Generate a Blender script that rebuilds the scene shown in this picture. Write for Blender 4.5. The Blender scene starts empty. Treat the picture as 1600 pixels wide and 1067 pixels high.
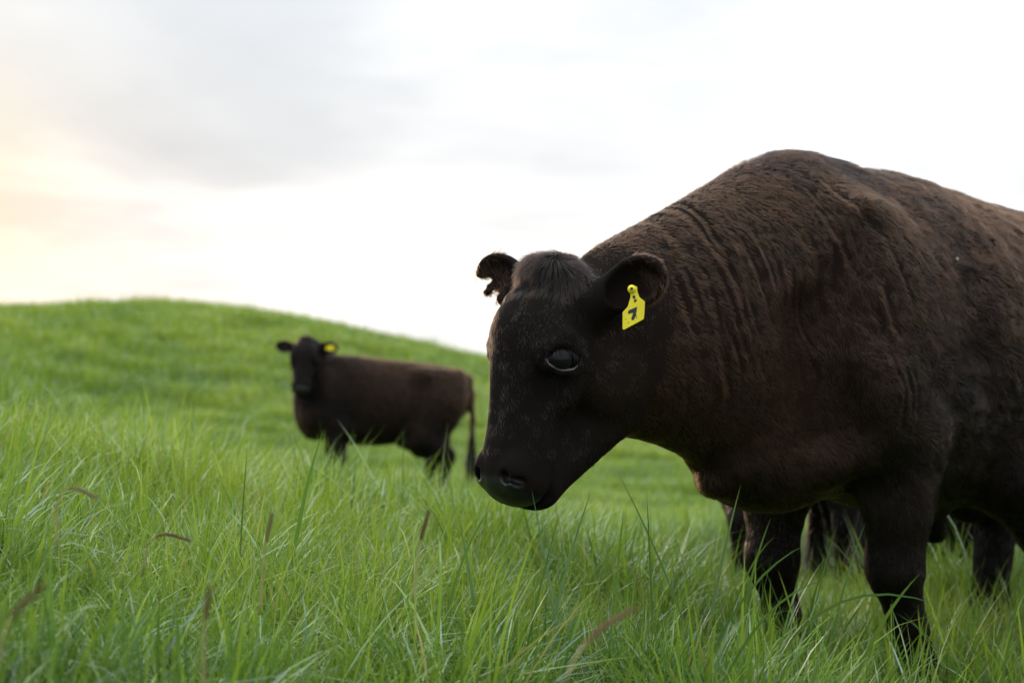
import bpy, bmesh, math
import numpy as np
from mathutils import Vector

# ------------------------------------------------------------------ switches
CELL = 0.0055          # grid size of the near cow's body surface
FUR = 1.0              # share of the coat hairs
GRASS = 1.0            # share of the grass tufts

scene = bpy.context.scene
COL = scene.collection
R_ = math.radians

# ------------------------------------------------------------------ camera
EYE = 0.82
cam_data = bpy.data.cameras.new('camera')
cam = bpy.data.objects.new('camera', cam_data)
COL.objects.link(cam)
cam.location = (0.0, 0.0, EYE)
cam.rotation_euler = (R_(90), 0, 0)
cam_data.lens = 50.0
cam_data.sensor_width = 36.0
cam_data.clip_start = 0.05
cam_data.clip_end = 2000.0
cam_data.dof.use_dof = True
cam_data.dof.focus_distance = 2.55
cam_data.dof.aperture_fstop = 3.4
cam_data.dof.aperture_blades = 9
scene.camera = cam

# ------------------------------------------------------------------ world and sun
SUN_AZ, SUN_EL = -23.0, 5.5      # degrees left of the view direction, height
sun_dir = Vector((math.sin(R_(SUN_AZ)) * math.cos(R_(SUN_EL)),
                  math.cos(R_(SUN_AZ)) * math.cos(R_(SUN_EL)),
                  math.sin(R_(SUN_EL))))


class NT:
    """tiny helper to write node trees"""
    def __init__(self, tree):
        self.t = tree

    def n(self, kind, ins=None, **props):
        nd = self.t.nodes.new(kind)
        for k, v in props.items():
            setattr(nd, k, v)
        for k, v in (ins or {}).items():
            s = nd.inputs[k]
            if isinstance(v, bpy.types.NodeSocket):
                self.t.links.new(v, s)
            else:
                s.default_value = v
        return nd

    def math(self, op, a, b=0.0, c=0.0, clamp=False):
        nd = self.n('ShaderNodeMath', {0: a, 1: b, 2: c}, operation=op, use_clamp=clamp)
        return nd.outputs[0]

    def mix(self, fac, a, b, mode='MIX'):
        nd = self.n('ShaderNodeMix', data_type='RGBA', blend_type=mode)
        for idx, v in ((0, fac), (6, a), (7, b)):
            if isinstance(v, bpy.types.NodeSocket):
                self.t.links.new(v, nd.inputs[idx])
            else:
                nd.inputs[idx].default_value = v
        return nd.outputs[2]

    def ramp(self, fac, stops, interp='LINEAR'):
        nd = self.n('ShaderNodeValToRGB', {0: fac})
        nd.color_ramp.interpolation = interp
        e = nd.color_ramp.elements
        while len(e) < len(stops):
            e.new(0.5)
        for el, (p, c) in zip(e, stops):
            el.position = p
            el.color = c if len(c) == 4 else (*c, 1)
        return nd.outputs[0]

    def smooth(self, x, lo, hi):
        nd = self.n('ShaderNodeMapRange', {0: x, 1: lo, 2: hi, 3: 0.0, 4: 1.0}, interpolation_type='SMOOTHSTEP')
        return nd.outputs[0]


world = bpy.data.worlds.new('World')
scene.world = world
world.use_nodes = True
wt = world.node_tree
wt.nodes.clear()
W = NT(wt)
sky = W.n('ShaderNodeTexSky', sky_type='NISHITA', sun_disc=False,
          sun_elevation=R_(SUN_EL), sun_rotation=R_(SUN_AZ), air_density=1.0, dust_density=2.0, ozone_density=1.0)
geo = W.n('ShaderNodeTexCoord')
dvec = geo.outputs['Generated']
sep = W.n('ShaderNodeSeparateXYZ', {0: dvec})
up = W.math('MAXIMUM', sep.outputs[2], 0.0)
# clouds live on a flat layer overhead: direction / height
den = W.math('ADD', up, 0.16)
cx = W.math('DIVIDE', sep.outputs[0], den)
cy = W.math('DIVIDE', sep.outputs[1], den)
cloud_xy = W.n('ShaderNodeCombineXYZ', {0: cx, 1: cy, 2: 0.0}).outputs[0]
n1 = W.n('ShaderNodeTexNoise', {'Vector': cloud_xy, 'Scale': 0.62, 'Detail': 5.0, 'Roughness': 0.50, 'Distortion': 0.5}).outputs[0]
n2 = W.n('ShaderNodeTexNoise', {'Vector': cloud_xy, 'Scale': 2.3, 'Detail': 4.0, 'Roughness': 0.5, 'Distortion': 0.3}).outputs[0]
thick = W.math('ADD', W.math('MULTIPLY', n1, 0.8), W.math('MULTIPLY', n2, 0.2))
# a broad grey bank of cloud, high on the left of the view
bank_dir = Vector((-0.36, 0.86, 0.27)).normalized()
bdot = W.n('ShaderNodeVectorMath', {0: dvec, 1: bank_dir}, operation='DOT_PRODUCT').outputs['Value']
bank = W.smooth(bdot, 0.93, 0.995)
thick = W.math('ADD', thick, W.math('MULTIPLY', bank, 0.17))
# near the horizon the veil thins out to white
thick = W.math('SUBTRACT', thick, W.math('MULTIPLY', W.smooth(up, 0.13, 0.02), 0.14))
cloudcol = W.ramp(thick, [(0.36, (1.05, 1.05, 1.04)), (0.50, (0.86, 0.88, 0.905)), (0.62, (0.66, 0.70, 0.745)), (0.78, (0.54, 0.59, 0.65))])
sdot = W.n('ShaderNodeVectorMath', {0: dvec, 1: sun_dir}, operation='DOT_PRODUCT').outputs['Value']
glow = W.math('POWER', W.math('MAXIMUM', sdot, 0.0), 230.0)
wide = W.math('POWER', W.math('MAXIMUM', sdot, 0.0), 4.0)
cloudcol = W.mix(W.math('MULTIPLY', glow, 0.75), cloudcol, (1.0, 0.88, 0.64, 1), 'MULTIPLY')
# overcast gradient, raised overhead out of view to light the grass; slight lift sunward
lift = W.math('ADD', W.math('ADD', 1.0, W.math('MULTIPLY', W.math('POWER', up, 1.5), 2.0)), W.math('MULTIPLY', wide, 0.10))
cloudcol = W.mix(1.0, cloudcol, W.n('ShaderNodeCombineXYZ', {0: lift, 1: lift, 2: lift}).outputs[0], 'MULTIPLY')
bg_sky = W.n('ShaderNodeBackground', {0: sky.outputs[0], 1: 0.05})
bg_cloud = W.n('ShaderNodeBackground', {0: cloudcol, 1: 0.80})
wmix = W.n('ShaderNodeMixShader', {0: 0.92, 1: bg_sky.outputs[0], 2: bg_cloud.outputs[0]})
wout = W.n('ShaderNodeOutputWorld', {0: wmix.outputs[0]})

sun_data = bpy.data.lights.new('sun', 'SUN')
sun_data.energy = 1.5
sun_data.angle = R_(14)
sun_data.color = (1.0, 0.83, 0.60)
sun = bpy.data.objects.new('sun', sun_data)
COL.objects.link(sun)
sun.rotation_euler = (-sun_dir).to_track_quat('-Z', 'Y').to_euler()

# ------------------------------------------------------------------ exposure
vs = scene.view_settings
vs.view_transform = 'Standard'
vs.look = 'None'
vs.exposure = 0.35
vs.gamma = 1.0
vs.use_curve_mapping = False
scene.render.engine = 'CYCLES'
cy_ = scene.cycles
cy_.use_denoising = True
cy_.denoiser = 'OPENIMAGEDENOISE'
cy_.denoising_prefilter = 'ACCURATE'
cy_.denoising_input_passes = 'RGB_ALBEDO_NORMAL'
cy_.max_bounces = 6
cy_.diffuse_bounces = 2
cy_.glossy_bounces = 3
cy_.transmission_bounces = 4
cy_.transparent_max_bounces = 8
cy_.sample_clamp_indirect = 6.0
cy_.caustics_reflective = False
cy_.caustics_refractive = False
scene.render.film_transparent = False


# ------------------------------------------------------------------ numeric tools
def hash3(i, j, k, seed):
    i, j, k = i.astype(np.uint32), j.astype(np.uint32), k.astype(np.uint32)
    h = (i * np.uint32(374761393) + j * np.uint32(668265263) + k * np.uint32(2147483647) + np.uint32(seed * 974634777 % 4294967296))
    h = (h ^ (h >> np.uint32(13))) * np.uint32(1274126177)
    h = h ^ (h >> np.uint32(16))
    return (h & np.uint32(0xFFFFFF)).astype(np.float32) / np.float32(0xFFFFFF)


def noise(P, scale, seed=0, octaves=1):
    """value noise, about -1..1"""
    out = np.zeros(len(P), np.float32)
    amp, tot = 1.0, 0.0
    for o in range(octaves):
        Q = (P * (scale * 2 ** o) + 1000.0 + 17.3 * seed).astype(np.float32)
        F = np.floor(Q)
        T = Q - F
        T = T * T * (3 - 2 * T)
        I = F.astype(np.int64)
        acc = 0
        for dx in (0, 1):
            wx = T[:, 0] if dx else 1 - T[:, 0]
            for dy in (0, 1):
                wy = T[:, 1] if dy else 1 - T[:, 1]
                for dz in (0, 1):
                    wz = T[:, 2] if dz else 1 - T[:, 2]
                    acc = acc + wx * wy * wz * hash3(I[:, 0] + dx, I[:, 1] + dy, I[:, 2] + dz, seed + 7 * o)
        out += amp * (2 * acc - 1)
        tot += amp
        amp *= 0.5
    return out / tot


def vnoise(P, scale, seed=0, octaves=1):
    return np.stack([noise(P, scale, seed + 31 * a, octaves) for a in range(3)], 1)


def sstep(x, a, b):
    t = np.clip((x - a) / (b - a), 0, 1)
    return t * t * (3 - 2 * t)


def unit(v):
    return v / np.maximum(np.linalg.norm(v, axis=-1, keepdims=True), 1e-9)


class Body:
    """an implicit body: ellipsoids and tapered rods melted together, some cut out"""
    def __init__(self):
        self.items = []

    def ell(self, c, r, Rm=None, k=0.05, op='u'):
        c, r = np.array(c, float), np.array(r, float)
        Rm = np.eye(3) if Rm is None else np.array(Rm, float)
        self.items.append(('e', c, r, Rm, k, op, c, float(r.max())))

    def rod(self, a, b, r1, r2, k=0.04, op='u'):
        a, b = np.array(a, float), np.array(b, float)
        self.items.append(('r', a, b, (r1, r2), k, op, (a + b) / 2, float(np.linalg.norm(b - a) / 2 + max(r1, r2))))

    def chain(self, st, n, k=0.06, Rm=None):
        """ellipsoids interpolated through stations (centre xyz, radii xyz)"""
        st = np.array(st, float)
        d = np.r_[0, np.cumsum(np.linalg.norm(np.diff(st[:, :3], axis=0), axis=1))]
        for t in np.linspace(0, d[-1], n):
            v = [np.interp(t, d, st[:, q]) for q in range(6)]
            self.ell(v[:3], v[3:], Rm, k)

    def __call__(self, P):
        f = np.full(len(P), 1.0, np.float32)
        for it in self.items:
            kind, a, b, c, k, op, cen, rad = it
            near = np.flatnonzero(((P - cen.astype(np.float32)) ** 2).sum(1) < (rad + 0.14 + k) ** 2)
            if not len(near):
                continue
            Q = P[near]
            if kind == 'e':
                q = (Q - a) @ c
                k0 = np.sqrt(((q / b) ** 2).sum(1))
                k1 = np.sqrt(((q / (b * b)) ** 2).sum(1))
                d = k0 * (k0 - 1) / np.maximum(k1, 1e-6)
            else:
                ba = b - a
                h = np.clip(((Q - a) @ ba) / (ba @ ba), 0, 1)
                d = np.linalg.norm(Q - a - h[:, None] * ba, axis=1) - (c[0] + (c[1] - c[0]) * h)
            g = f[near]
            if op == 'u':
                h = np.clip(0.5 + 0.5 * (d - g) / k, 0, 1)
                f[near] = d * (1 - h) + g * h - k * h * (1 - h)
            else:
                d = -d
                h = np.clip(0.5 - 0.5 * (g - d) / k, 0, 1)
                f[near] = g * (1 - h) + d * h + k * h * (1 - h)
        return f

    def mesh(self, lo, hi, cell):
        """surface nets on a sparse grid, then two Newton steps onto the surface"""
        B = 8
        lo = np.array(lo, float)
        nb = np.ceil((np.array(hi) - lo) / (cell * B)).astype(int)
        bs = cell * B
        ib = np.stack(np.meshgrid(*[np.arange(q) for q in nb], indexing='ij'), -1).reshape(-1, 3)
        cen = (lo + (ib + 0.5) * bs).astype(np.float32)
        fc = self(cen)
        act = np.abs(fc) < bs * 0.866 * 1.6 + 0.015
        F = np.empty(tuple(nb * B), np.float32)
        Fv = F.reshape(nb[0], B, nb[1], B, nb[2], B)
        Fv[:] = np.where(fc.reshape(nb) > 0, 1.0, -1.0).astype(np.float32)[:, None, :, None, :, None]
        off = np.stack(np.meshgrid(*[np.arange(B)] * 3, indexing='ij'), -1).reshape(-1, 3)
        ia = ib[act]
        for s in range(0, len(ia), 1200):
            blk = ia[s:s + 1200]
            P = (lo + (blk[:, None, :] * B + off[None]) * cell).reshape(-1, 3).astype(np.float32)
            v = self(P).reshape(len(blk), B, B, B)
            for q, (x, y, z) in enumerate(blk):
                Fv[x, :, y, :, z, :] = v[q]
        S = F < 0
        mixed = np.zeros(np.array(S.shape) - 1, np.int8)
        for dx in (0, 1):
            for dy in (0, 1):
                for dz in (0, 1):
                    mixed += S[dx:S.shape[0] - 1 + dx, dy:S.shape[1] - 1 + dy, dz:S.shape[2] - 1 + dz]
        cells = np.argwhere((mixed > 0) & (mixed < 8))
        idx = np.full(mixed.shape, -1, np.int32)
        idx[tuple(cells.T)] = np.arange(len(cells))
        acc = np.zeros((len(cells), 3))
        cnt = np.zeros(len(cells))
        C = [(a, b, c) for a in (0, 1) for b in (0, 1) for c in (0, 1)]
        for p in range(8):
            for ax in range(3):
                if C[p][ax]:
                    continue
                e = list(C[p]); e[ax] = 1
                fa = F[tuple((cells + C[p]).T)]
                fb = F[tuple((cells + e).T)]
                m = (fa < 0) != (fb < 0)
                t = fa[m] / (fa[m] - fb[m])
                pos = np.tile(np.array(C[p], float), (m.sum(), 1))
                pos[:, ax] += t
                acc[m] += pos
                cnt[m] += 1
        V = (lo + (cells + acc / cnt[:, None]) * cell).astype(np.float32)
        quads = []
        for ax in range(3):
            u, w = (ax + 1) % 3, (ax + 2) % 3
            sl0 = [slice(1, -1)] * 3; sl1 = [slice(1, -1)] * 3
            sl0[ax] = slice(0, -1); sl1[ax] = slice(1, None)
            A, Bm = S[tuple(sl0)], S[tuple(sl1)]
            for flip in (False, True):
                e = np.argwhere((A & ~Bm) if not flip else (~A & Bm))
                if not len(e):
                    continue
                base = e.copy()
                base[:, u] += 1
                base[:, w] += 1
                c = []
                for du, dw in ((-1, -1), (0, -1), (0, 0), (-1, 0)):
                    q = base.copy()
                    q[:, u] += du
                    q[:, w] += dw
                    c.append(idx[tuple(q.T)])
                q = np.stack(c, 1)
                quads.append(q[:, ::-1] if flip else q)
        quads = np.concatenate(quads)
        for _ in range(2):
            n, f = self.grad(V)
            V = V - np.clip(f, -cell, cell)[:, None] * n * 0.8
        n, f = self.grad(V)
        return V, quads, n

    def grad(self, V, e=0.002):
        f = self(V)
        g = np.stack([self(V + np.eye(3, dtype=np.float32)[a] * e) - f for a in range(3)], 1)
        return unit(g), f


def mesh_from(name, V, faces, mat=None, smooth=True):
    """faces: an (n,k) array or a list of index lists"""
    me = bpy.data.meshes.new(name)
    V = np.asarray(V, np.float32)
    if isinstance(faces, np.ndarray):
        k = faces.shape[1]
        me.vertices.add(len(V))
        me.vertices.foreach_set('co', V.ravel())
        me.loops.add(faces.size)
        me.loops.foreach_set('vertex_index', faces.ravel().astype(np.int32))
        me.polygons.add(len(faces))
        me.polygons.foreach_set('loop_start', np.arange(0, faces.size, k, dtype=np.int32))
        me.polygons.foreach_set('use_smooth', np.full(len(faces), smooth))
        me.update(calc_edges=True)
    else:
        me.from_pydata(V.tolist(), [], faces)
        bm = bmesh.new()
        bm.from_mesh(me)
        bmesh.ops.recalc_face_normals(bm, faces=bm.faces)
        bm.to_mesh(me)
        bm.free()
        me.polygons.foreach_set('use_smooth', np.full(len(me.polygons), smooth))
        me.update()
    if mat:
        me.materials.append(mat)
    return me


def obj(name, data, parent=None, **props):
    o = bpy.data.objects.new(name, data)
    COL.objects.link(o)
    if parent:
        o.parent = parent
    for k, v in props.items():
        o[k] = v
    return o


def attr(me, name, values, dom='POINT'):
    a = me.attributes.new(name, 'FLOAT', dom)
    a.data.foreach_set('value', np.asarray(values, np.float32))


def tube(path, radii, n=8, cap=True):
    """a swept tube: vertices and quad/tri faces"""
    path = np.array(path, float)
    radii = np.broadcast_to(radii, (len(path),))
    V, F = [], []
    tang = unit(np.gradient(path, axis=0))
    ref = np.array([0.31, 0.17, 0.93])
    for i, p in enumerate(path):
        a = unit(np.cross(tang[i], ref))
        b = np.cross(tang[i], a)
        for q in range(n):
            t = 2 * math.pi * q / n
            V.append(p + radii[i] * (math.cos(t) * a + math.sin(t) * b))
    for i in range(len(path) - 1):
        for q in range(n):
            F.append([i * n + q, i * n + (q + 1) % n, (i + 1) * n + (q + 1) % n, (i + 1) * n + q])
    if cap:
        F.append(list(range(n))[::-1])
        F.append([(len(path) - 1) * n + q for q in range(n)])
    return V, F


def sphere(c, r, n=24, m=16):
    V = [np.array(c) + np.array([0, 0, r])]
    F = []
    for i in range(1, m):
        for j in range(n):
            th, ph = math.pi * i / m, 2 * math.pi * j / n
            V.append(np.array(c) + r * np.array([math.sin(th) * math.cos(ph), math.sin(th) * math.sin(ph), math.cos(th)]))
    V.append(np.array(c) - np.array([0, 0, r]))
    for j in range(n):
        F.append([0, 1 + j, 1 + (j + 1) % n])
        for i in range(m - 2):
            a = 1 + i * n
            F.append([a + j, a + n + j, a + n + (j + 1) % n, a + (j + 1) % n])
        a = 1 + (m - 2) * n
        F.append([a + j, len(V) - 1, a + (j + 1) % n])
    return V, F


# ------------------------------------------------------------------ materials
def material(name):
    m = bpy.data.materials.new(name)
    m.use_nodes = True
    m.node_tree.nodes.clear()
    return m, NT(m.node_tree)


def finish(N, shader, disp=None):
    o = N.n('ShaderNodeOutputMaterial', {0: shader})


def principled(N, color, rough, **more):
    ins = {'Base Color': color, 'Roughness': rough}
    ins.update(more)
    return N.n('ShaderNodeBsdfPrincipled', ins)


def simple(name, color, rough=0.6, grain=0.0, scale=60.0, **more):
    m, N = material(name)
    c = color if len(color) == 4 else (*color, 1)
    if grain:
        tc = N.n('ShaderNodeTexCoord').outputs['Object']
        nz = N.n('ShaderNodeTexNoise', {'Vector': tc, 'Scale': scale, 'Detail': 4.0}).outputs[0]
        dark = tuple(v * (1 - grain) for v in c[:3]) + (1,)
        lite = tuple(min(1, v * (1 + grain)) for v in c[:3]) + (1,)
        c = N.mix(nz, dark, lite)
    p = principled(N, c, rough, **more)
    finish(N, p.outputs[0])
    return m


# skin under the coat; 'bare' marks the wet hairless nose pad, 'tone' the brown of the flanks
m_skin, N = material('cow_skin')
bare = N.n('ShaderNodeAttribute', attribute_name='bare').outputs['Fac']
tone = N.n('ShaderNodeAttribute', attribute_name='tone').outputs['Fac']
tc = N.n('ShaderNodeTexCoord').outputs['Object']
fine = N.n('ShaderNodeTexNoise', {'Vector': tc, 'Scale': 90.0, 'Detail': 4.0, 'Roughness': 0.6}).outputs[0]
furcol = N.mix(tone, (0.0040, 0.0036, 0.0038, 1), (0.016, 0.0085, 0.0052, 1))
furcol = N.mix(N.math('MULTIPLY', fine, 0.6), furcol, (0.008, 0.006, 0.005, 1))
col = N.mix(bare, furcol, (0.007, 0.0075, 0.009, 1))
rough = N.math('SUBTRACT', 0.85, N.math('MULTIPLY', bare, 0.46))
spec = N.math('ADD', 0.08, N.math('MULTIPLY', bare, 0.30))
pebble = N.n('ShaderNodeTexVoronoi', {'Vector': tc, 'Scale': 260.0}).outputs['Distance']
bump = N.n('ShaderNodeBump', {'Strength': 0.35, 'Distance': 0.002, 'Height': N.math('ADD', N.math('MULTIPLY', fine, 0.5), N.math('MULTIPLY', pebble, bare))})
p = principled(N, col, rough, **{'Normal': bump.outputs[0], 'Specular IOR Level': spec})
finish(N, p.outputs[0])

# hair of the coat
m_hair, N = material('cow_coat')
tone = N.n('ShaderNodeAttribute', attribute_name='tone').outputs['Fac']
hi = N.n('ShaderNodeHairInfo')
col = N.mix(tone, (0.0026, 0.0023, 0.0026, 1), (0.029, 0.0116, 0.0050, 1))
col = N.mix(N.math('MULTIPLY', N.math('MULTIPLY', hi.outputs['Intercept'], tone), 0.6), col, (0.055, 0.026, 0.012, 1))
hb = N.n('ShaderNodeBsdfHairPrincipled', {'Color': col, 'Roughness': 0.24, 'Radial Roughness': 0.40, 'Random Roughness': 0.5, 'Coat': 0.0, 'IOR': 1.34}, parametrization='COLOR')
finish(N, hb.outputs[0])

m_eye = simple('eye_surface', (0.006, 0.006, 0.008), 0.015, **{'IOR': 1.37, 'Specular IOR Level': 0.28})
m_lid = simple('eyelid_rim', (0.10, 0.085, 0.085), 0.38, grain=0.3, scale=200)
m_tag = simple('tag_plastic', (0.80, 0.70, 0.02), 0.45, grain=0.16, scale=45, **{'Subsurface Weight': 0.1, 'Subsurface Radius': (0.01, 0.008, 0.001)})
m_ink = simple('tag_ink', (0.012, 0.018, 0.03), 0.55, grain=0.4, scale=300)
m_hoof = simple('hoof_horn', (0.02, 0.018, 0.017), 0.5, grain=0.3, scale=40)


# ------------------------------------------------------------------ terrain
def ground_z(x, y):
    x, y = np.asarray(x, float), np.asarray(y, float)
    # the near slope climbs to the left and levels out under the near cow
    lean = np.where(x < 0.55, -0.225 * (x - 0.55), -0.225 * 0.15 * np.tanh((x - 0.55) / 0.15))
    lean = np.where(lean > 0.55, 0.55 + 0.75 * np.tanh((lean - 0.55) / 1.5), lean)
    near = 0.01 + lean * (1 - 0.6 * sstep(y, 5.0, 12.0))
    drop = 0.055 * np.maximum(y - 3.2, 0) ** 2 / (0.6 + np.maximum(y - 3.2, 0)) * 1.75
    drop = np.minimum(drop, 0.9 + 0.02 * (y - 12))
    z0 = near - np.maximum(drop, 0) + 0.055 * np.exp(-((x - .1) / .75) ** 2 - ((y - 2.95) / .7) ** 2)
    # the far hill
    px = np.array([-60, -30, -18, -13.7, -11.0, -8.7, -6.0, -3.1, -0.8, 1.7, 5.1, 13.7, 30, 70])
    pz = np.array([-2.5, 0.2, 1.30, 1.58, 1.74, 1.80, 1.45, 0.78, 0.30, -0.25, -0.95, -2.1, -3.0, -4.0])
    pz = pz - .12
    crest = np.interp(x, px, pz)
    for s in (0.9, -0.9, 1.8, -1.8):
        crest = crest + np.interp(x + s, px, pz)
    crest = crest / 5
    t = sstep(y, 13.0, 38.0)
    beyond = np.maximum(y - 38, 0)
    far = crest - 0.012 * beyond ** 1.5
    return z0 * (1 - t) + far * t


def bumps(x, y):
    P = np.stack([x, y, np.zeros_like(x)], 1)
    a = 0.035 + 0.17 * sstep(y, 6, 18)
    Q = P * np.array([.7, 1.35, 1.0])
    return a * (.55 * noise(Q, 0.55, 5, 3) + 1.0 * noise(Q, 1.5, 8, 2)) + 0.016 * noise(P, 3.2, 6, 2)


def surface(x, y):
    x, y = np.asarray(x, float), np.asarray(y, float)
    return ground_z(x, y) + bumps(x.ravel(), y.ravel()).reshape(x.shape)

# ------------------------------------------------------------------ cattle
class Cow:
    def __init__(self, root_name, label, group, loc, yaw, size=1.0):
        self.size = size
        self.loc = np.array(loc, float)
        self.yaw = yaw
        self.f = np.array([math.cos(yaw), math.sin(yaw), 0])
        self.l = np.array([-math.sin(yaw), math.cos(yaw), 0])
        self.root = obj(root_name, None, label=label, category='cow', group=group)
        self.root.location = loc
        self.root.rotation_euler = (0, 0, yaw)
        self.root.scale = (size,) * 3
        self.root.empty_display_size = 0.2
        self.body = Body()
        self.rust = 0.0

    def to_local(self, p):
        d = np.asarray(p, float) - self.loc
        return np.stack([d @ self.f, d @ self.l, d[..., 2]], -1) / self.size

    # --- head frame: u from poll to muzzle, v out of the forehead, w to the animal's left
    def set_head(self, pos, pitch, turn, scale=(0.87, 0.97, 0.97), roll=0.0):
        p, d = R_(pitch), R_(turn)
        fwd = np.array([math.cos(d), math.sin(d), 0]); upv = np.array([0, 0, 1.0])
        u = math.cos(p) * fwd - math.sin(p) * upv
        v = math.sin(p) * fwd + math.cos(p) * upv
        w = np.array([-math.sin(d), math.cos(d), 0])
        r = R_(roll)
        v, w = math.cos(r) * v + math.sin(r) * w, -math.sin(r) * v + math.cos(r) * w
        self.hp = np.array(pos, float)
        self.hR = np.stack([u, v, w], 1)
        self.hs = np.array(scale)

    def H(self, q):
        return self.hp + self.hR @ (np.array(q, float) * self.hs)

    def to_head(self, P):
        return ((P - self.hp) @ self.hR) / self.hs

    def hell(self, c, r, k=0.03, op='u', Rm=None):
        Rm = np.eye(3) if Rm is None else Rm
        self.body.ell(self.H(c), np.array(r) * self.hs, self.hR @ Rm, k, op)

    def hrod(self, a, b, r1, r2, k=0.02, op='u'):
        self.body.rod(self.H(a), self.H(b), r1, r2, k, op)

    def build_trunk(self, neck, sx=1.0, brisket=(.27, .605), slim=1.0):
        B = self.body
        self.sx = sx
        first = len(B.items)
        # x, y, z, rx, ry, rz
        B.chain([(0.20, 0, 0.815, .15, .185, .335), (0.05, 0, 0.840, .17, .225, .350), (-0.15, 0, 0.825, .19, .265, .375),
                 (-0.40, 0, 0.797, .20, .300, .360), (-0.62, 0, 0.785, .20, .305, .335), (-0.85, 0, 0.805, .19, .280, .295),
                 (-1.02, 0, 0.84, .16, .235, .255), (-1.14, 0, 0.87, .13, .17, .21)], 16, 0.06)
        B.ell((0.15, 0, 1.072), (.20, .085, .135), None, 0.09)                 # withers
        B.ell((-0.45, 0, 1.045), (.55, .12, .10), None, 0.08)                  # loin
        for s in (1, -1):
            B.ell((0.10, s * .172, 0.85), (.13, .075, .26), rot_y(10), 0.10)    # shoulder blade muscle
            B.ell((0.16, s * .15, 0.70), (.13, .085, .14), None, 0.07)         # shoulder point
            B.ell((-0.82, s * .185, 1.04), (.09, .07, .06), None, 0.10)         # hook bone
            B.ell((-1.13, s * .10, 1.02), (.07, .06, .07), None, 0.05)         # pin bone
            B.ell((-0.97, s * .165, 0.80), (.20, .115, .29), rot_y(-12), 0.07)  # thigh
        for i in range(first, len(B.items)):
            it = list(B.items[i])
            if len(it) and it[0] == 'e' and it[1][0] < 0:
                it[1] = it[1] * np.array([sx, 1, 1]); it[2] = it[2] * np.array([1 + (sx - 1) * .6, 1, 1]); it[6] = it[1]; it[7] = float(it[2].max())
                B.items[i] = tuple(it)
            if it[0] == 'e' and slim < 1 and it[2][2] > .2 and abs(it[1][1]) < .01:
                rz = it[2][2]
                it[1] = it[1] + np.array([0, 0, rz * (1 - slim)]); it[2] = it[2] * np.array([1, .92, slim]); it[6] = it[1]
                B.items[i] = tuple(it)
        B.chain(neck, 12, 0.06)
        B.ell((brisket[0], 0, brisket[1]), (.16, .12, .135), None, 0.06)                   # brisket
        B.ell((-0.30, 0, 0.56 + (1 - slim) * .75), (.28, .19, .115), None, 0.08)                 # belly
        

    def leg(self, pts, rad, k=0.05):
        for i in range(len(pts) - 1):
            self.body.rod(pts[i], pts[i + 1], rad[i], rad[i + 1], k if i < 2 else 0.025)

    def front_leg(self, s, knee, fet, hoof, elbow=(-0.02, .17, .62)):
        e = (elbow[0], s * elbow[1], elbow[2])
        self.leg([(0.14, s * .15, .74), e, knee, ((knee[0] * .35 + fet[0] * .65), knee[1] * .35 + fet[1] * .65, knee[2] * .35 + fet[2] * .65), fet, hoof],
                 [.105, .086, .052, .038, .043, .05])
        self.body.ell(knee, (.056, .054, .070), None, 0.03)
        m = (np.array(e) * .55 + np.array(knee) * .45)
        self.body.ell(m, (.068, .066, .13), None, 0.04)
        self.body.ell((e[0] - .085, e[1] + s * .0, e[2] + .03), (.06, .055, .09), None, 0.05)
        return hoof

    def hind_leg(self, s, stifle, hock, fet, hoof):
        sc = np.array([self.sx, 1, 1])
        stifle, hock, fet, hoof = (np.array(q) * sc for q in (stifle, hock, fet, hoof))
        self.leg([(-0.93 * self.sx, s * .16, .82), stifle, hock, fet, hoof], [.17, .125, .060, .046, .05], 0.06)
        m = np.array(stifle) * .5 + np.array(hock) * .5
        self.body.ell(m + np.array([-.03, 0, .0]), (.09, .06, .14), rot_y(-35), 0.05)
        self.body.ell(hock, (.062, .05, .075), None, 0.03)
        return hoof

    def build_head(self, left_ear=((.03, -.05, .085), (-.055, -.085, .235)), right_ear=((.02, -.045, -.085), (-.055, -.085, -.235)), look=(0.15, .69, .71), inset=1.0):
        self.inset = inset
        h, r = self.hell, self.hrod
        h((.03, -.03, 0), (.085, .085, .088), .04)
        h((.120, .010, 0), (.125, .090, .112), .04)
        h((-.03, .0, 0), (.045, .06, .062), .03)                      # poll
        st = [(.19, .005, 0, .08, .072, .080), (.27, .004, 0, .08, .060, .064), (.34, .010, 0, .08, .052, .056), (.415, .020, 0, .06, .052, .062)]
        for a in np.linspace(0, 3, 8):
            v = [np.interp(a, range(4), [q[j] for q in st]) for j in range(6)]
            h(v[:3], v[3:], .04)
        h((.445, .014, 0), (.048, .058, .070), .03)                     # muzzle
        h((.455, -.03, 0), (.040, .030, .058), .025)                   # upper lip
        st = [(.15, -.155, 0, .085, .090, .070), (.25, -.150, 0, .08, .070, .058), (.345, -.090, 0, .07, .048, .048), (.425, -.038, 0, .040, .032, .044)]
        for a in np.linspace(0, 3, 8):
            v = [np.interp(a, range(4), [q[j] for q in st]) for j in range(6)]
            h(v[:3], v[3:], .035)
        for s in (1, -1):
            h((.180, -.110, s * .060), (.085, .075, .038), .03)        # cheek
            g = s if s > 0 else s * self.inset
            h((.134, .018, g * .072), (.055, .036, .026), .03)          # brow
            r((.165, -.005, g * .094), (.275, -.018, s * .068), .020, .013, .025)
            r((.108, .012, g * .104), (.148, .058, g * .090), .012, .011, .02)
            h((.245, .034, s * .088), (.055, .030, .018), .03, 's')        # hollow in front of the eye
            h((.320, -.045, s * .088), (.045, .050, .022), .03, 's')       # hollow between cheek and muzzle
            h((.075, -.02, s * .118), (.040, .035, .018), .03, 's')        # temple    # cheek bone
            r((.20, .060, s * .03), (.36, .052, s * .026), .014, .014, .025)         # nasal ridge
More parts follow.
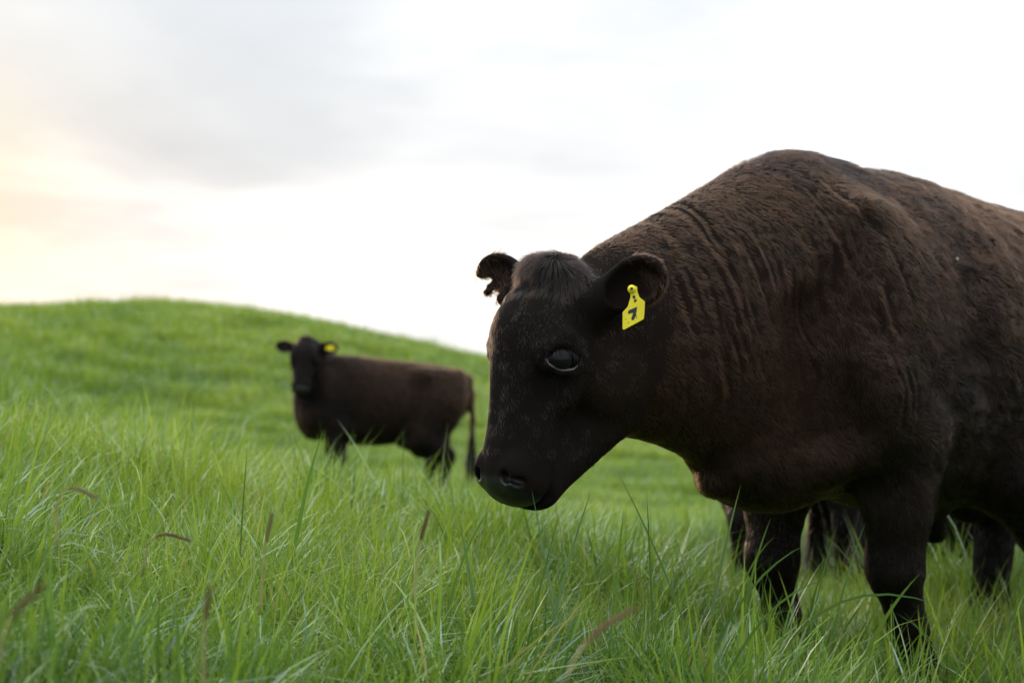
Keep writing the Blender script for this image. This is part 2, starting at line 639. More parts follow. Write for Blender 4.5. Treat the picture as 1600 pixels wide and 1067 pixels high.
            # eye socket and lids
            h((.166, .023, g * .110), (.029, .034, .022), .009, 's')
            du, dv, dw = .008, -.017, .004
            lid = [(.160, -.002, .098), (.141, .010, .102), (.128, .038, .103), (.136, .066, .094), (.160, .080, .084)]
            low = [lid[0], (.179, .012, .099), (.188, .042, .096), (.178, .070, .087), lid[4]]
            lid, low = ([(q[0] + du, q[1] + dv, q[2] + dw) for q in ring] for ring in (lid, low))
            self.low_ring, self.high_ring = low, lid
            for ring, rr in ((lid, .0046), (low, .0036)):
                for q0, q1 in zip(ring, ring[1:]):
                    r((q0[0], q0[1], g * q0[2]), (q1[0], q1[1], g * q1[2]), rr, rr, .012)
            # nostril: raised wing and comma-shaped hole
            h((.420, .058, s * .050), (.036, .020, .023), .02)
            h((.434, .070, s * .046), (.015, .014, .011), .006, 's')
            h((.440, .056, s * (.064 if s > 0 else .054)), (.010, .014, .010), .006, 's')
            # mouth
            r((.488, -.006, s * .020), (.462, -.018, s * .060), .006, .006, .012, 's')
            r((.462, -.018, s * .060), (.395, -.022, s * .073), .006, .004, .012, 's')
        h((.478, .012, 0), (.004, .028, .006), .012, 's')
        look = unit(np.array(look))
        self.ears = []
        for s, (b, t) in ((1, left_ear), (-1, right_ear)):
            b, t = np.array(b), np.array(t)
            e = unit(t - b)
            lk = look * np.array([1, 1, 1])
            o = unit(lk - e * (e @ lk) + np.array([.12, 0, 0]))
            w = np.cross(o, e)
            Rm = np.stack([e, w, o], 1)
            L = np.linalg.norm(t - b)
            self.ears.append((b, t, e, w, o))
            m = b + e * L * .56
            self.hrod(b - e * .02, b + e * L * .25, .040, .036, .03)
            self.hell(m, (L * .47, .048, .028), .02, 'u', Rm)
            self.hell(m + o * .026 + e * .004, (L * .42, .040, .036), .010, 's', Rm)

    def finish(self, cell, wrinkle=0.0):
        B = self.body
        lo, hi = np.array([9.0] * 3), np.array([-9.0] * 3)
        for it in B.items:
            if it[5] == 'u':
                lo = np.minimum(lo, it[6] - it[7]); hi = np.maximum(hi, it[6] + it[7])
        lo = np.maximum(lo, (-1.75, -.62, -.05)); hi = np.minimum(hi, (1.6, .62, 1.65))
        V, F, n = B.mesh(lo - .02, hi + .02, cell)
        h = self.to_head(V.astype(float))
        head = sstep(1 - np.maximum(np.abs(h[:, 0] - .2) / .33, np.maximum(np.abs(h[:, 1] + .03) / .20, np.abs(h[:, 2]) / .17)), 0.0, .15)
        self.V, self.F, self.n = V, F, n
        if wrinkle:
            V2 = V.copy()
            x, z = V[:, 0], V[:, 2]
            neck = sstep(x, .05, .25) * (1 - sstep(x, .62, .74)) * sstep(z, .60, .75) * (1 - head)
            y = V[:, 1]
            wv = vnoise(V, 7.0, 3, 2) * .022 + vnoise(V, 22.0, 4, 2) * .005
            ac = x * .94 - z * .34 + wv[:, 0]
            al = x * .34 + z * .94 + wv[:, 1]
            d = np.zeros(len(V))
            k = np.random.default_rng(23)
            for i in range(64):                       # folds of loose skin running down the neck
                x0, z0 = .10 + .54 * k.random() ** .75, k.uniform(.70, 1.10)
                a0, l0 = x0 * .94 - z0 * .34, x0 * .34 + z0 * .94
                half, deep, wide = k.uniform(.04, .12), k.uniform(.0012, .0043), k.uniform(.0045, .007)
                q = ac - a0 - k.uniform(-1.0, 1.0) * (al - l0) ** 2
                win = sstep(1 - np.abs(al - l0) / half, 0, .6)
                d += (-np.exp(-(q / wide) ** 2) + .45 * np.exp(-((q - wide * 2.2) / (wide * 1.4)) ** 2)) * deep * win
            d = d * sstep(x, .02, .16) * (1 - sstep(x, .64, .72)) * (1 - head) * wrinkle
            rear = (1 - sstep(x, -.15, .10)) * sstep(z, .5, .7) * (1 - head)
            wav = noise(np.stack([ac, y, al * .45], 1), 48.0, 15, 2)
            d = d + wav * .0030 * rear
            bodyw = (1 - sstep(x, -.05, .12)) * sstep(z, .45, .6)
            d = d + noise(V, 11, 21, 2) * .0035 * (.35 + bodyw) * (1 - head) * sstep(z, .4, .6)
            d = d + noise(V, 28, 22, 2) * .0018 * (bodyw + .3) * (1 - head)
            V2 += n * d[:, None]
            self.V = V2
        nose = sstep(h[:, 0], .415, .440) * sstep(h[:, 1], -.012, .008) * (1 - sstep(np.abs(h[:, 2]), .058, .070))
        nose = nose * (1 - sstep(h[:, 1], .074, .088)) * sstep(h[:, 0] - .35 * h[:, 1], .402, .418) * head
        self.headness = head
        self.bare = nose
        self.h = h
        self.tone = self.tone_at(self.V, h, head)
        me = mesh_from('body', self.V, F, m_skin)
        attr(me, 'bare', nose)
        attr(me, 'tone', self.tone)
        self.body_obj = obj('body', me, self.root)
        self.cell = cell
        return self.body_obj

    def tone_at(self, P, h, head):
        x, y, z = P[:, 0], P[:, 1], P[:, 2]
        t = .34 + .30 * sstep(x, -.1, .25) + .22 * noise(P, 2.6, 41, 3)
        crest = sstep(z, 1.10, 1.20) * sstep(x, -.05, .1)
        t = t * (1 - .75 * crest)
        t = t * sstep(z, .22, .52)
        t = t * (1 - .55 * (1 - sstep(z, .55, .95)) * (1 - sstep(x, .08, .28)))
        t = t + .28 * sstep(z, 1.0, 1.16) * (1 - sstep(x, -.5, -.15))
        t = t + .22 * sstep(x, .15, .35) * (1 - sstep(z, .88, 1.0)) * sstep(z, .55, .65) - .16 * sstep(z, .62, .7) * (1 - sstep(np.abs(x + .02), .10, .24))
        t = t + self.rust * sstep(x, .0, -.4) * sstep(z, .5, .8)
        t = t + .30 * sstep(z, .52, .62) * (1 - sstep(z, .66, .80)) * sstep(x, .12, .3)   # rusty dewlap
        t = t * (1 - head) + head * (.12 + .06 * noise(P, 14, 43, 2) + .42 * sstep(h[:, 1], -.03, -.10) * (1 - sstep(h[:, 0], .24, .36)))
        return np.clip(t, 0.0, 1.0)

    def eye(self, s, r=.0278, at=(.166, .023, .0870), rim=True):
        s = s if s > 0 else s * self.inset
        V, F = sphere(self.H((at[0], at[1], s * at[2])), r, 32, 20)
        e = obj('eye', mesh_from('eye', V, F, m_eye), self.root)
        if rim:
            ring = np.array(self.low_ring) * np.array([1, 1, 1])
            tt = np.linspace(0, len(ring) - 1, 17)
            ring = np.stack([np.interp(tt, range(len(ring)), ring[:, q]) for q in range(3)], 1)
            ring[1:-1] = ring[1:-1] * .5 + (ring[:-2] + ring[2:]) * .25
            mid = np.array([at[0], at[1], at[2]])
            d = ring - mid
            d[:, :2] *= .87
            pts = [self.H((mid + q + np.array((0, 0, .0065))) * np.array([1, 1, s])) for q in d]
            rad = np.full(17, .0021); rad[:2] = .0008; rad[-4:] = (.0022, .0028, .0026, .0012)
            V, F = tube(pts, rad, 8)
            obj('eyelid', mesh_from('eyelid', V, F, m_lid), e)
            k = np.random.default_rng(8)
            n = 70
            ring = np.array(self.high_ring)
            tt = k.uniform(.3, len(ring) - 1.2, n)
            P0 = np.stack([np.interp(tt, range(len(ring)), ring[:, q]) for q in range(3)], 1) + k.normal(0, .0012, (n, 3)) + np.array([.003, 0, .003])
            L = k.uniform(.012, .024, n)[:, None]
            d = np.array([.45, .05, .85]) + k.normal(0, .22, (n, 3))
            q4 = [P0 + unit(d) * L * t + np.array([.010, 0, -.004]) * t * t for t in (0, .33, .66, 1)]
            pts = np.stack([np.stack([self.H(p * np.array([1, 1, s])) for p in q]) for q in q4], 1)
            cu = bpy.data.hair_curves.new('eyelash')
            cu.add_curves([4] * n)
            cu.attributes['position'].data.foreach_set('vector', pts.astype(np.float32).ravel())
            cu.attributes.new('radius', 'FLOAT', 'POINT').data.foreach_set('value', np.tile([.0004, .00035, .0003, .0001], n).astype(np.float32))
            cu.materials.append(m_hair)
            obj('eyelash', cu, e)
        return e

    def coat(self, count, seed=1, scale=1.0, where=None, width=.00032):
        """short hairs over the body as one part"""
        rng = np.random.default_rng(seed)
        V, F, n = self.V, self.F, self.n
        a = V[F[:, 0]]; ab = V[F[:, 1]] - a; ad = V[F[:, 3]] - a
        area = np.linalg.norm(np.cross(ab, ad), axis=1)
        cen = V[F].mean(1)
        wgt = area * (1 - self.bare[F[:, 0]])
        if where is not None:
            wgt = wgt * where(cen, n[F[:, 0]], self.headness[F[:, 0]])
        pick = rng.choice(len(F), size=count, p=wgt / wgt.sum())
        s, t = rng.random(count)[:, None], rng.random(count)[:, None]
        q = F[pick]
        P = (V[q[:, 0]] * (1 - s) * (1 - t) + V[q[:, 1]] * s * (1 - t) + V[q[:, 2]] * s * t + V[q[:, 3]] * (1 - s) * t).astype(np.float32)
        N_ = n[q[:, 0]]
        head = self.headness[q[:, 0]]
        h = self.to_head(P.astype(float))
        x, z = P[:, 0], P[:, 2]
        legs = 1 - sstep(z, .40, .56)
        # combing
        c = np.stack([np.full(count, -.75), np.zeros(count), np.full(count, -.65)], 1)
        c = c * (1 - legs)[:, None] + np.array([-.15, 0, -1.0]) * legs[:, None]
        hc = (self.hR @ np.array([.9, -.25, 0])) * np.ones((count, 1))
        swirl = sstep(h[:, 0], .10, .0)
        hc = hc + (self.hR @ np.array([.6, .3, 0])) * swirl[:, None]
        side = sstep(np.abs(h[:, 2]), .03, .11)
        hc = hc + (self.hR @ np.array([0.1, -.8, 0])) * (side * sstep(h[:, 0], .3, .15))[:, None]
        c = c * (1 - head)[:, None] + hc * head[:, None]
        curl = (1 - sstep(x, -.1, .15)) * (1 - head) * (1 - legs)
        pollc = head * sstep(h[:, 0], .06, .01)
        c = c + vnoise(P, 30, 50, 1) * (.30 + .75 * curl + 1.9 * pollc)[:, None] * (1 - .5 * head)[:, None]
        c = c + vnoise(P, 9, 60, 1) * .25
        c = c + rng.normal(0, .16, (count, 3))
        tn = c - N_ * (c * N_).sum(1, keepdims=True)
        tn = unit(tn)
        L = .0155 * (1 - head) * (1 - legs) + .011 * legs * (1 - head) + head * (.0105)
        L = L + .007 * curl
        L = L + .016 * sstep(z, 1.16, 1.22) * sstep(x, -.05, .1) * (1 - head)          # crest
        L = L + head * .024 * sstep(h[:, 0] + .03 * noise(P, 30, 77), .045, .0) * sstep(h[:, 1], -.06, .01) * (1 - sstep(np.abs(h[:, 2]), .075, .095))    # tuft on the poll
        L = L + .008 * sstep(z, .62, .5) * (1 - sstep(z, .42, .38)) * (1 - legs)      # dewlap and belly
        bmask = self.bare[q[:, 0]]
        muzzle = sstep(h[:, 0], .36, .43) * head
        L = L * (1 - .72 * muzzle)
        socket = np.minimum(1, np.sqrt(((h[:, 0] - .166) / .045) ** 2 + ((h[:, 1] - .023) / .05) ** 2 + ((np.abs(h[:, 2]) - .105) / .05) ** 2))
        L = L * np.where(head > .5, .25 + .75 * socket ** 2, 1)
        ear = sstep(np.abs(h[:, 2]), .095, .115) * sstep(h[:, 0], .09, .06) * head
        L = L * (1 - .45 * ear)
        inner = np.zeros(count)
        for b, t, e, w, o in self.ears:
            oo = self.hR @ o
            inner = np.maximum(inner, ear * sstep(N_ @ oo, .0, .4) * (np.sign(h[:, 2]) == np.sign(t[2])))
        L = L * (1 - .3 * inner)
        L = L * rng.uniform(.55, 1.25, count) * scale
        lift = .34 + .25 * curl + .25 * noise(P, 45, 70) + .25 * sstep(z, 1.16, 1.22) * (1 - head)
        lift = lift * (1 - .35 * head)
        d0 = unit(tn * np.cos(lift)[:, None] + N_ * np.sin(lift)[:, None])
        d1 = unit(tn * np.cos(lift * .4)[:, None] + N_ * np.sin(lift * .4)[:, None])
        bend = vnoise(P, 60, 80) * (.25 + .5 * curl)[:, None]
        d2 = unit(tn + bend)
        L = L[:, None]
        P0 = P - N_ * .0012
        P1 = P0 + d0 * L * .36
        P2 = P1 + d1 * L * .34
        P3 = P2 + d2 * L * .34
        # neighbouring hairs gather into small locks
        size = np.where(head > .5, .0055, .0095)[:, None]
        key = np.floor((P + vnoise(P, 70, 95) * .004) / size).astype(np.int64)
        key = ((key[:, 0] + 4096) * 8192 + key[:, 1] + 4096) * 8192 + key[:, 2] + 4096
        key = key * 2 + (head > .5)
        _, inv, cnt = np.unique(key, return_inverse=True, return_counts=True)
        mean = np.stack([np.bincount(inv, P3[:, q]) / cnt for q in range(3)], 1)
        pull = (np.where(head > .5, .30, .52) * rng.uniform(.5, 1.2, count))[:, None]
        P3 = P3 * (1 - pull) + mean[inv] * pull
        P2 = P2 * (1 - pull * .45) + (mean[inv] - (P3 - P2) * .4) * pull * .45
        lock = np.random.default_rng(seed + 9).normal(0, .12, len(cnt))[inv]
        pts = np.stack([P0, P1, P2, P3], 1).astype(np.float32)
        cu = bpy.data.hair_curves.new('coat')
        cu.add_curves([4] * count)
        cu.attributes['position'].data.foreach_set('vector', pts.ravel())
        ra = cu.attributes.new('radius', 'FLOAT', 'POINT')
        ra.data.foreach_set('value', (np.tile([1.0, .85, .6, .15], count) * np.repeat(rng.uniform(.7, 1.3, count), 4) * width).astype(np.float32))
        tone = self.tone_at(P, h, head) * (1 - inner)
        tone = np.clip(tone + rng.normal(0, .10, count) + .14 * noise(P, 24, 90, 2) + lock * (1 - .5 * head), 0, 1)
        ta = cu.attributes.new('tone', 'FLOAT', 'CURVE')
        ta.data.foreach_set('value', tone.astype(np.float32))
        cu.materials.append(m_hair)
        return obj('coat', cu, self.root)


def rot_y(deg):
    a = R_(deg)
    return np.array([[math.cos(a), 0, math.sin(a)], [0, 1, 0], [-math.sin(a), 0, math.cos(a)]])


def rot_x(deg):
    a = R_(deg)
    return np.array([[1, 0, 0], [0, math.cos(a), -math.sin(a)], [0, math.sin(a), math.cos(a)]])


GROUP = 'dark brown cattle grazing on the hillside'

TAIL = [(-1.16, 0, 1.08), (-1.26, .01, 1.04), (-1.31, .02, .92), (-1.31, .03, .70), (-1.29, .035, .50)]


def tail(cow, pts, switch=.22):
    pts = [np.array(p) * np.array([cow.sx, 1, 1]) for p in pts]
    r = [.045, .034, .024, .019, .017]
    for i in range(len(pts) - 1):
        cow.body.rod(pts[i], pts[i + 1], r[i], r[i + 1], .03)
    e = pts[-1]
    cow.body.ell(e + np.array([0, 0, -.05]), (.035, .035, .11), None, .03)
    # the switch: a bundle of long hairs at the end of the tail
    rng = np.random.default_rng(5)
    n = 500
    a = rng.uniform(0, 2 * math.pi, n); rr = .032 * np.sqrt(rng.random(n))
    P0 = e + np.stack([rr * np.cos(a), rr * np.sin(a), rng.uniform(-.14, .0, n)], 1)
    L = switch * rng.uniform(.5, 1.1, n)
    out = np.stack([np.cos(a), np.sin(a), np.zeros(n)], 1) * rng.uniform(0, .05, n)[:, None] + rng.normal(0, .01, (n, 3))
    pts4 = np.stack([P0 + out * t + np.array([0, 0, -1.0]) * (L * t)[:, None] for t in (0, .33, .66, 1)], 1)
    cu = bpy.data.hair_curves.new('tail_switch')
    cu.add_curves([4] * n)
    cu.attributes['position'].data.foreach_set('vector', pts4.astype(np.float32).ravel())
    cu.attributes.new('radius', 'FLOAT', 'POINT').data.foreach_set('value', np.tile([.0012, .0012, .001, .0004], n).astype(np.float32))
    cu.materials.append(m_hair)
    obj('tail_switch', cu, cow.root)


# ---- the near cow
hero = Cow('cow', 'large dark brown cow in front, head lowered over the grass, yellow tag in its ear', GROUP, (.72, 3.16, 0.0), R_(180 + 42))
hero.set_head((.852, -.020, .919), 80, -8, (.815, .97, .93))
hero.build_trunk([(0.16, 0, .845, .14, .17, .345), (0.32, 0, .845, .13, .135, .32), (0.46, 0, .85, .12, .118, .25), (0.60, -.005, .84, .11, .105, .195), (0.72, -.015, .825, .09, .09, .160)])
hero.build_head(left_ear=((.022, -.055, .085), (-.060, -.095, .220)), right_ear=((.015, -.015, -.08), (-.052, .035, -.225)), inset=.86)
hooves = [hero.front_leg(1, (0.0, .15, .34), (-.080, .15, .12), (-.045, .15, .04), (.005, .165, .62)),
          hero.front_leg(-1, (0.035, -.15, .33), (-.02, -.15, .12), (.01, -.15, .04)),
          hero.hind_leg(1, (-.46, .205, .53), (-.63, .20, .335), (-.58, .195, .11), (-.54, .195, .04)),
          hero.hind_leg(-1, (-.74, -.19, .54), (-1.00, -.17, .37), (-.94, -.16, .11), (-.90, -.16, .04))]
tail(hero, TAIL)
hero.body.rod((-.30, 0, .47), (-.40, 0, .365), .06, .030, .05)
for p0, p1, r0, r1, k in (((-.115, .315, 1.08), (-.125, .325, .72), .045, .05, .07),      # hollow behind the shoulder
                          ((.34, .185, .86), (.26, .205, .64), .035, .055, .07),            # hollow between neck and shoulder
                          ((.20, .23, 1.06), (.30, .19, .86), .03, .035, .06)):
    hero.body.rod(p0, p1, r0, r1, k, 's')
hero.body.rod((.40, .035, .575), (.20, .12, .575), .045, .05, .03)                          # brisket fold
hero.body.ell((.40, .0, .535), (.05, .04, .03), None, .03)
hero.body.ell((-.135, .225, .70), (.05, .035, .075), None, .04)                             # elbow tuft


def at(px, py, d):
    """a point seen in the photograph at pixel px, py (1600 wide), d metres away"""
    return np.array([(px - 800) / 2222.0 * d, d, EYE + (533.5 - py) / 2222.0 * d])


# bites torn out of the lower edge of the right ear
b, t, e, w, o = hero.ears[1]
ear_d = (hero.loc + hero.f * hero.H((b + t) / 2)[0] + hero.l * hero.H((b + t) / 2)[1])[1]
for px, py, r in ((763, 436, .009), (748, 439, .010), (757, 438, .008), (753, 446, .0105), (745, 452, .012), (774, 456, .008), (768, 466, .010), (757, 476, .013), (770, 480, .013)):
    hero.body.ell(hero.to_local(at(px, py, ear_d)), (r, .06, r), np.stack([hero.to_local(hero.loc + np.array([1.0, 0, 0])), hero.to_local(hero.loc + np.array([0, 1.0, 0])), (0, 0, 1.0)], 1), .004, 's')
hero.finish(CELL, 1.0)
hero.eye(1); hero.eye(-1)
hero.coat(int(700000 * FUR), 1)


# a pale fleck of dry seed caught in the coat of the flank
d = 2.9
for _ in range(120):
    f = float(hero.body(hero.to_local(at(1496, 405, d))[None].astype(np.float32))[0])
    if f < .004:
        break
    d += min(f * .7, .02)
k = np.random.default_rng(4)
V, F = sphere((0, 0, 0), .0042, 10, 7)
V = np.array(V) * k.uniform(.6, 1.25, (len(V), 1)) * np.array([1.2, .7, 1.0]) + hero.to_local(at(1496, 405, d - .012))
obj('burr', mesh_from('burr', V, F, simple('burr', (0.26, 0.23, 0.18), 0.9, grain=0.4, scale=150), False), hero.root)


# ---- the yellow tag in its left ear
def prism(pts, nrm, thick):
    pts = np.array(pts)
    n = len(pts)
    V = np.concatenate([pts, pts - nrm * thick])
    F = [list(range(n)), list(range(n, 2 * n))[::-1]] + [[i, i + n, (i + 1) % n + n, (i + 1) % n] for i in range(n)]
    return V, F


def tag_on(cow, cen_px, d, outline, ink, stud_at, scale_px=1.0):
    to = lambda q: at(cen_px[0] + q[0] * scale_px, cen_px[1] + q[1] * scale_px, d)
    loc = lambda P: cow.to_local(np.array(P))
    nrm = unit(loc(cow.loc + np.array([-.15, -1.0, 0.1])))
    V, F = prism([loc(to(q)) for q in outline][::-1], nrm, .0022)
    tg = obj('ear_tag', mesh_from('ear_tag', V, F, m_tag, False), cow.root)
    bv = tg.modifiers.new('bevel', 'BEVEL'); bv.width = .0007; bv.segments = 2
    for poly in ink:
        V, F = prism([loc(to(q)) + nrm * .0008 for q in poly][::-1], nrm, .0006)
        obj('digit', mesh_from('digit', V, F, m_ink, False), tg)
    if stud_at:
        c = loc(to(stud_at))
        V, F = tube([c - nrm * .012, c + nrm * .004, c + nrm * .0045, c + nrm * .008], [.0075, .0075, .0055, .005], 16)
        st = obj('stud', mesh_from('stud', V, F, m_tag), tg)
        V, F = tube([c + nrm * .0079, c + nrm * .0086], [.0028, .0026], 12)
        obj('pin', mesh_from('pin', V, F, m_ink), tg)
    return tg


b, t, e, w, o = hero.ears[0]
tag_d = (hero.loc + hero.f * hero.H(b * .55 + t * .45)[0] + hero.l * hero.H(b * .55 + t * .45)[1])[1] - .035
z7 = lambda P: [((x - 432) / 7.115, (y - 720) / 7.115) for x, y in P]
tag_on(hero, (990.7, 481.2), tag_d,
       z7([(372, 490), (400, 476), (440, 474), (466, 484), (470, 540), (492, 600), (553, 648), (547, 780), (540, 843), (322, 962), (304, 955), (304, 768), (362, 705), (392, 600), (388, 540)]),
       [z7([(362, 775), (376, 745), (430, 722), (464, 708), (463, 745), (452, 790), (464, 800), (448, 812), (428, 853), (405, 855), (402, 830), (417, 795), (424, 775), (396, 778), (374, 786)]),
        z7([(414, 588), (440, 578), (448, 606), (436, 622), (420, 612)]), z7([(432, 630), (466, 622), (462, 640), (442, 662), (432, 652)]),
        z7([(338, 840), (348, 842), (346, 850), (338, 849)]), z7([(366, 880), (376, 876), (376, 886), (368, 888)]), z7([(452, 822), (464, 818), (464, 828), (454, 830)])],
       z7([(408, 512)])[0])

# ---- the cow standing further up the slope
far = Cow('cow', 'smaller dark cow standing farther off on the slope, face turned to us', GROUP, (-1.43, 11.5, -0.465), R_(180 + 10), .97)
far.set_head((.245, .16, 1.30), 62, 78, (.95, 1.05, 1.05))
far.build_trunk([(0.12, 0, .90, .14, .16, .34), (0.17, 0.02, 1.0, .12, .14, .26), (0.19, 0.05, 1.09, .11, .125, .19), (0.20, .10, 1.18, .10, .11, .16)], .90, (.09, .66), .95)
far.rust = .55
far.build_head(left_ear=((.015, -.03, .085), (-.01, -.06, .245)), right_ear=((.015, -.03, -.085), (-.03, -.06, -.255)))
far.front_leg(1, (0.06, .15, .34), (.05, .15, .12), (.08, .15, .04)); far.front_leg(-1, (-.05, -.15, .33), (-.06, -.15, .12), (-.03, -.15, .04))
far.hind_leg(1, (-.76, .19, .54), (-1.02, .18, .37), (-.98, .17, .11), (-.94, .17, .04)); far.hind_leg(-1, (-.70, -.19, .54), (-.94, -.17, .37), (-.88, -.16, .11), (-.84, -.16, .04))
tail(far, [(-1.16, 0, 1.04), (-1.24, .01, 1.0), (-1.27, .02, .88), (-1.28, .03, .66), (-1.27, .035, .46)])
far.finish(.013, 0)
far.eye(1, rim=False); far.eye(-1, rim=False)
far.coat(int(60000 * FUR), 2, 1.0, None, .0009)
b, t, e, w, o = far.ears[0]
q = far.H(b * .35 + t * .65)
p = far.loc + (far.f * q[0] + far.l * q[1] + np.array([0, 0, q[2]])) * far.size
fx, fy = 800 + 2222 * p[0] / (p[1] - .06), 533.5 - 2222 * (p[2] - EYE) / (p[1] - .06)
tag_on(far, (fx, fy + 1), p[1] - .07, [(-8, -3), (0, -6), (8, -4), (9, 3), (0, 5), (-8, 3)], [], None, .8)

# ---- the cow hidden behind the near one
back = Cow('cow', 'dark cow standing behind the large cow, only its legs and tail showing', GROUP, (1.13, 5.72, -0.14), R_(80), 1.0)
back.set_head((.92, .05, .62), 62, 8)
back.build_trunk([(0.16, 0, .84, .14, .17, .37), (0.32, 0, .83, .13, .135, .31), (0.46, 0.01, .78, .12, .118, .25), (0.60, .02, .72, .11, .105, .20), (0.74, .03, .66, .09, .09, .165)])
back.build_head()
back.front_leg(1, (0.05, .15, .34), (.04, .15, .12), (.07, .15, .04)); back.front_leg(-1, (0.0, -.15, .33), (-.02, -.15, .12), (.01, -.15, .04))
back.hind_leg(1, (-.76, .19, .54), (-1.04, .17, .37), (-.98, .165, .11), (-.94, .165, .04)); back.hind_leg(-1, (-.78, -.19, .54), (-1.06, -.17, .37), (-1.00, -.165, .11), (-.96, -.165, .04))
tail(back, [(q[0], -.16 * i / 3, q[2]) for i, q in enumerate(TAIL)])
back.finish(.011, 0)
back.eye(1, rim=False); back.eye(-1, rim=False)
back.coat(int(90000 * FUR), 3, 1.0, None, .0007)

# ---- the young cow behind the belly of the near one
calf = Cow('cow', 'dark young cow half hidden under the belly of the large cow', GROUP, (2.06, 4.74, -0.20), R_(-3), .80)
calf.set_head((.95, .05, .70), 60, 6)
calf.build_trunk([(0.16, 0, .84, .14, .17, .37), (0.32, 0, .83, .13, .135, .31), (0.46, 0.01, .80, .12, .118, .25), (0.60, .02, .76, .11, .105, .20), (0.76, .03, .72, .09, .09, .165)])
calf.build_head()
calf.front_leg(1, (0.05, .15, .34), (.04, .15, .12), (.07, .15, .04)); calf.front_leg(-1, (0.0, -.15, .33), (-.02, -.15, .12), (.01, -.15, .04))
calf.hind_leg(1, (-.74, .19, .54), (-1.00, .17, .37), (-.94, .165, .11), (-.90, .165, .04)); calf.hind_leg(-1, (-.70, -.19, .54), (-.96, -.17, .37), (-.90, -.165, .11), (-.86, -.165, .04))
tail(calf, TAIL)
calf.finish(.011, 0)
calf.eye(1, rim=False); calf.eye(-1, rim=False)
calf.coat(int(70000 * FUR), 4, 1.0, None, .0007)

# ------------------------------------------------------------------ the ground
m_soil, N = material('pasture_ground')
tc = N.n('ShaderNodeTexCoord').outputs['Object']
nz = N.n('ShaderNodeTexNoise', {'Vector': tc, 'Scale': 1.6, 'Detail': 6.0, 'Roughness': 0.6}).outputs[0]
nf = N.n('ShaderNodeTexNoise', {'Vector': tc, 'Scale': 22.0, 'Detail': 4.0}).outputs[0]
col = N.ramp(N.math('ADD', N.math('MULTIPLY', nz, 0.6), N.math('MULTIPLY', nf, 0.4)), [(0.35, (0.030, 0.042, 0.012)), (0.5, (0.045, 0.070, 0.015)), (0.65, (0.075, 0.105, 0.022))])
bump = N.n('ShaderNodeBump', {'Strength': 0.8, 'Distance': 0.05, 'Height': nf})
finish(N, principled(N, col, 0.9, Normal=bump.outputs[0]).outputs[0])

gy = np.concatenate([np.arange(-4, 8, .12), np.arange(8, 46, .22), np.arange(46, 100, 2.0), np.linspace(100, 700, 40)])
gu = np.concatenate([-np.geomspace(1, 90, 60)[::-1] * 7 + 0, np.linspace(-6.8, 6.8, 140), np.geomspace(1, 90, 60) * 7])
GX, GY = np.meshgrid(gu, gy)
GZ = surface(GX, GY)
far_fade = sstep(np.hypot(GX, GY), 70, 300)
GZ = GZ * (1 - far_fade) + far_fade * -6.0
nx, ny = len(gu), len(gy)
I = np.arange(nx * ny).reshape(ny, nx)
Q = np.stack([I[:-1, :-1], I[:-1, 1:], I[1:, 1:], I[1:, :-1]], -1).reshape(-1, 4)
ground = obj('ground', mesh_from('ground', np.stack([GX, GY, GZ], -1).reshape(-1, 3), Q, m_soil), kind='structure')

# ------------------------------------------------------------------ grass
m_grass, N = material('grass_blades')
tint = N.n('ShaderNodeAttribute', attribute_type='INSTANCER', attribute_name='tint').outputs['Fac']
rnd = N.n('ShaderNodeAttribute', attribute_name='rnd').outputs['Fac']
along = N.n('ShaderNodeAttribute', attribute_name='along').outputs['Fac']
mixv = N.math('ADD', N.math('MULTIPLY', tint, 0.62), N.math('MULTIPLY', rnd, 0.38))
col = N.ramp(mixv, [(0.08, (0.032, 0.098, 0.034)), (0.30, (0.090, 0.205, 0.034)), (0.53, (0.215, 0.350, 0.036)), (0.76, (0.370, 0.490, 0.062)), (0.97, (0.46, 0.46, 0.15))])
dry = N.smooth(rnd, 0.955, 0.975)
col = N.mix(N.math('MULTIPLY', dry, 0.85), col, (0.36, 0.30, 0.15, 1))
blue = N.math('MULTIPLY', N.smooth(rnd, 0.03, 0.0), 0.8)
col = N.mix(blue, col, (0.12, 0.23, 0.15, 1))
col = N.mix(N.math('MULTIPLY', N.smooth(along, 0.22, 0.0), 0.45), col, (0.20, 0.21, 0.08, 1))
dif = N.n('ShaderNodeBsdfDiffuse', {0: col})
trn = N.n('ShaderNodeBsdfTranslucent', {0: N.mix(0.35, col, (0.30, 0.42, 0.03, 1))})
ms = N.n('ShaderNodeMixShader', {0: 0.40, 1: dif.outputs[0], 2: trn.outputs[0]})
gl = N.n('ShaderNodeBsdfGlossy', {'Color': (0.75, 0.82, 0.9, 1), 'Roughness': 0.42})
fr = N.n('ShaderNodeFresnel', {'IOR': 1.38})
ms2 = N.n('ShaderNodeMixShader', {0: N.math('MULTIPLY', fr.outputs[0], 0.15), 1: ms.outputs[0], 2: gl.outputs[0]})
finish(N, ms2.outputs[0])


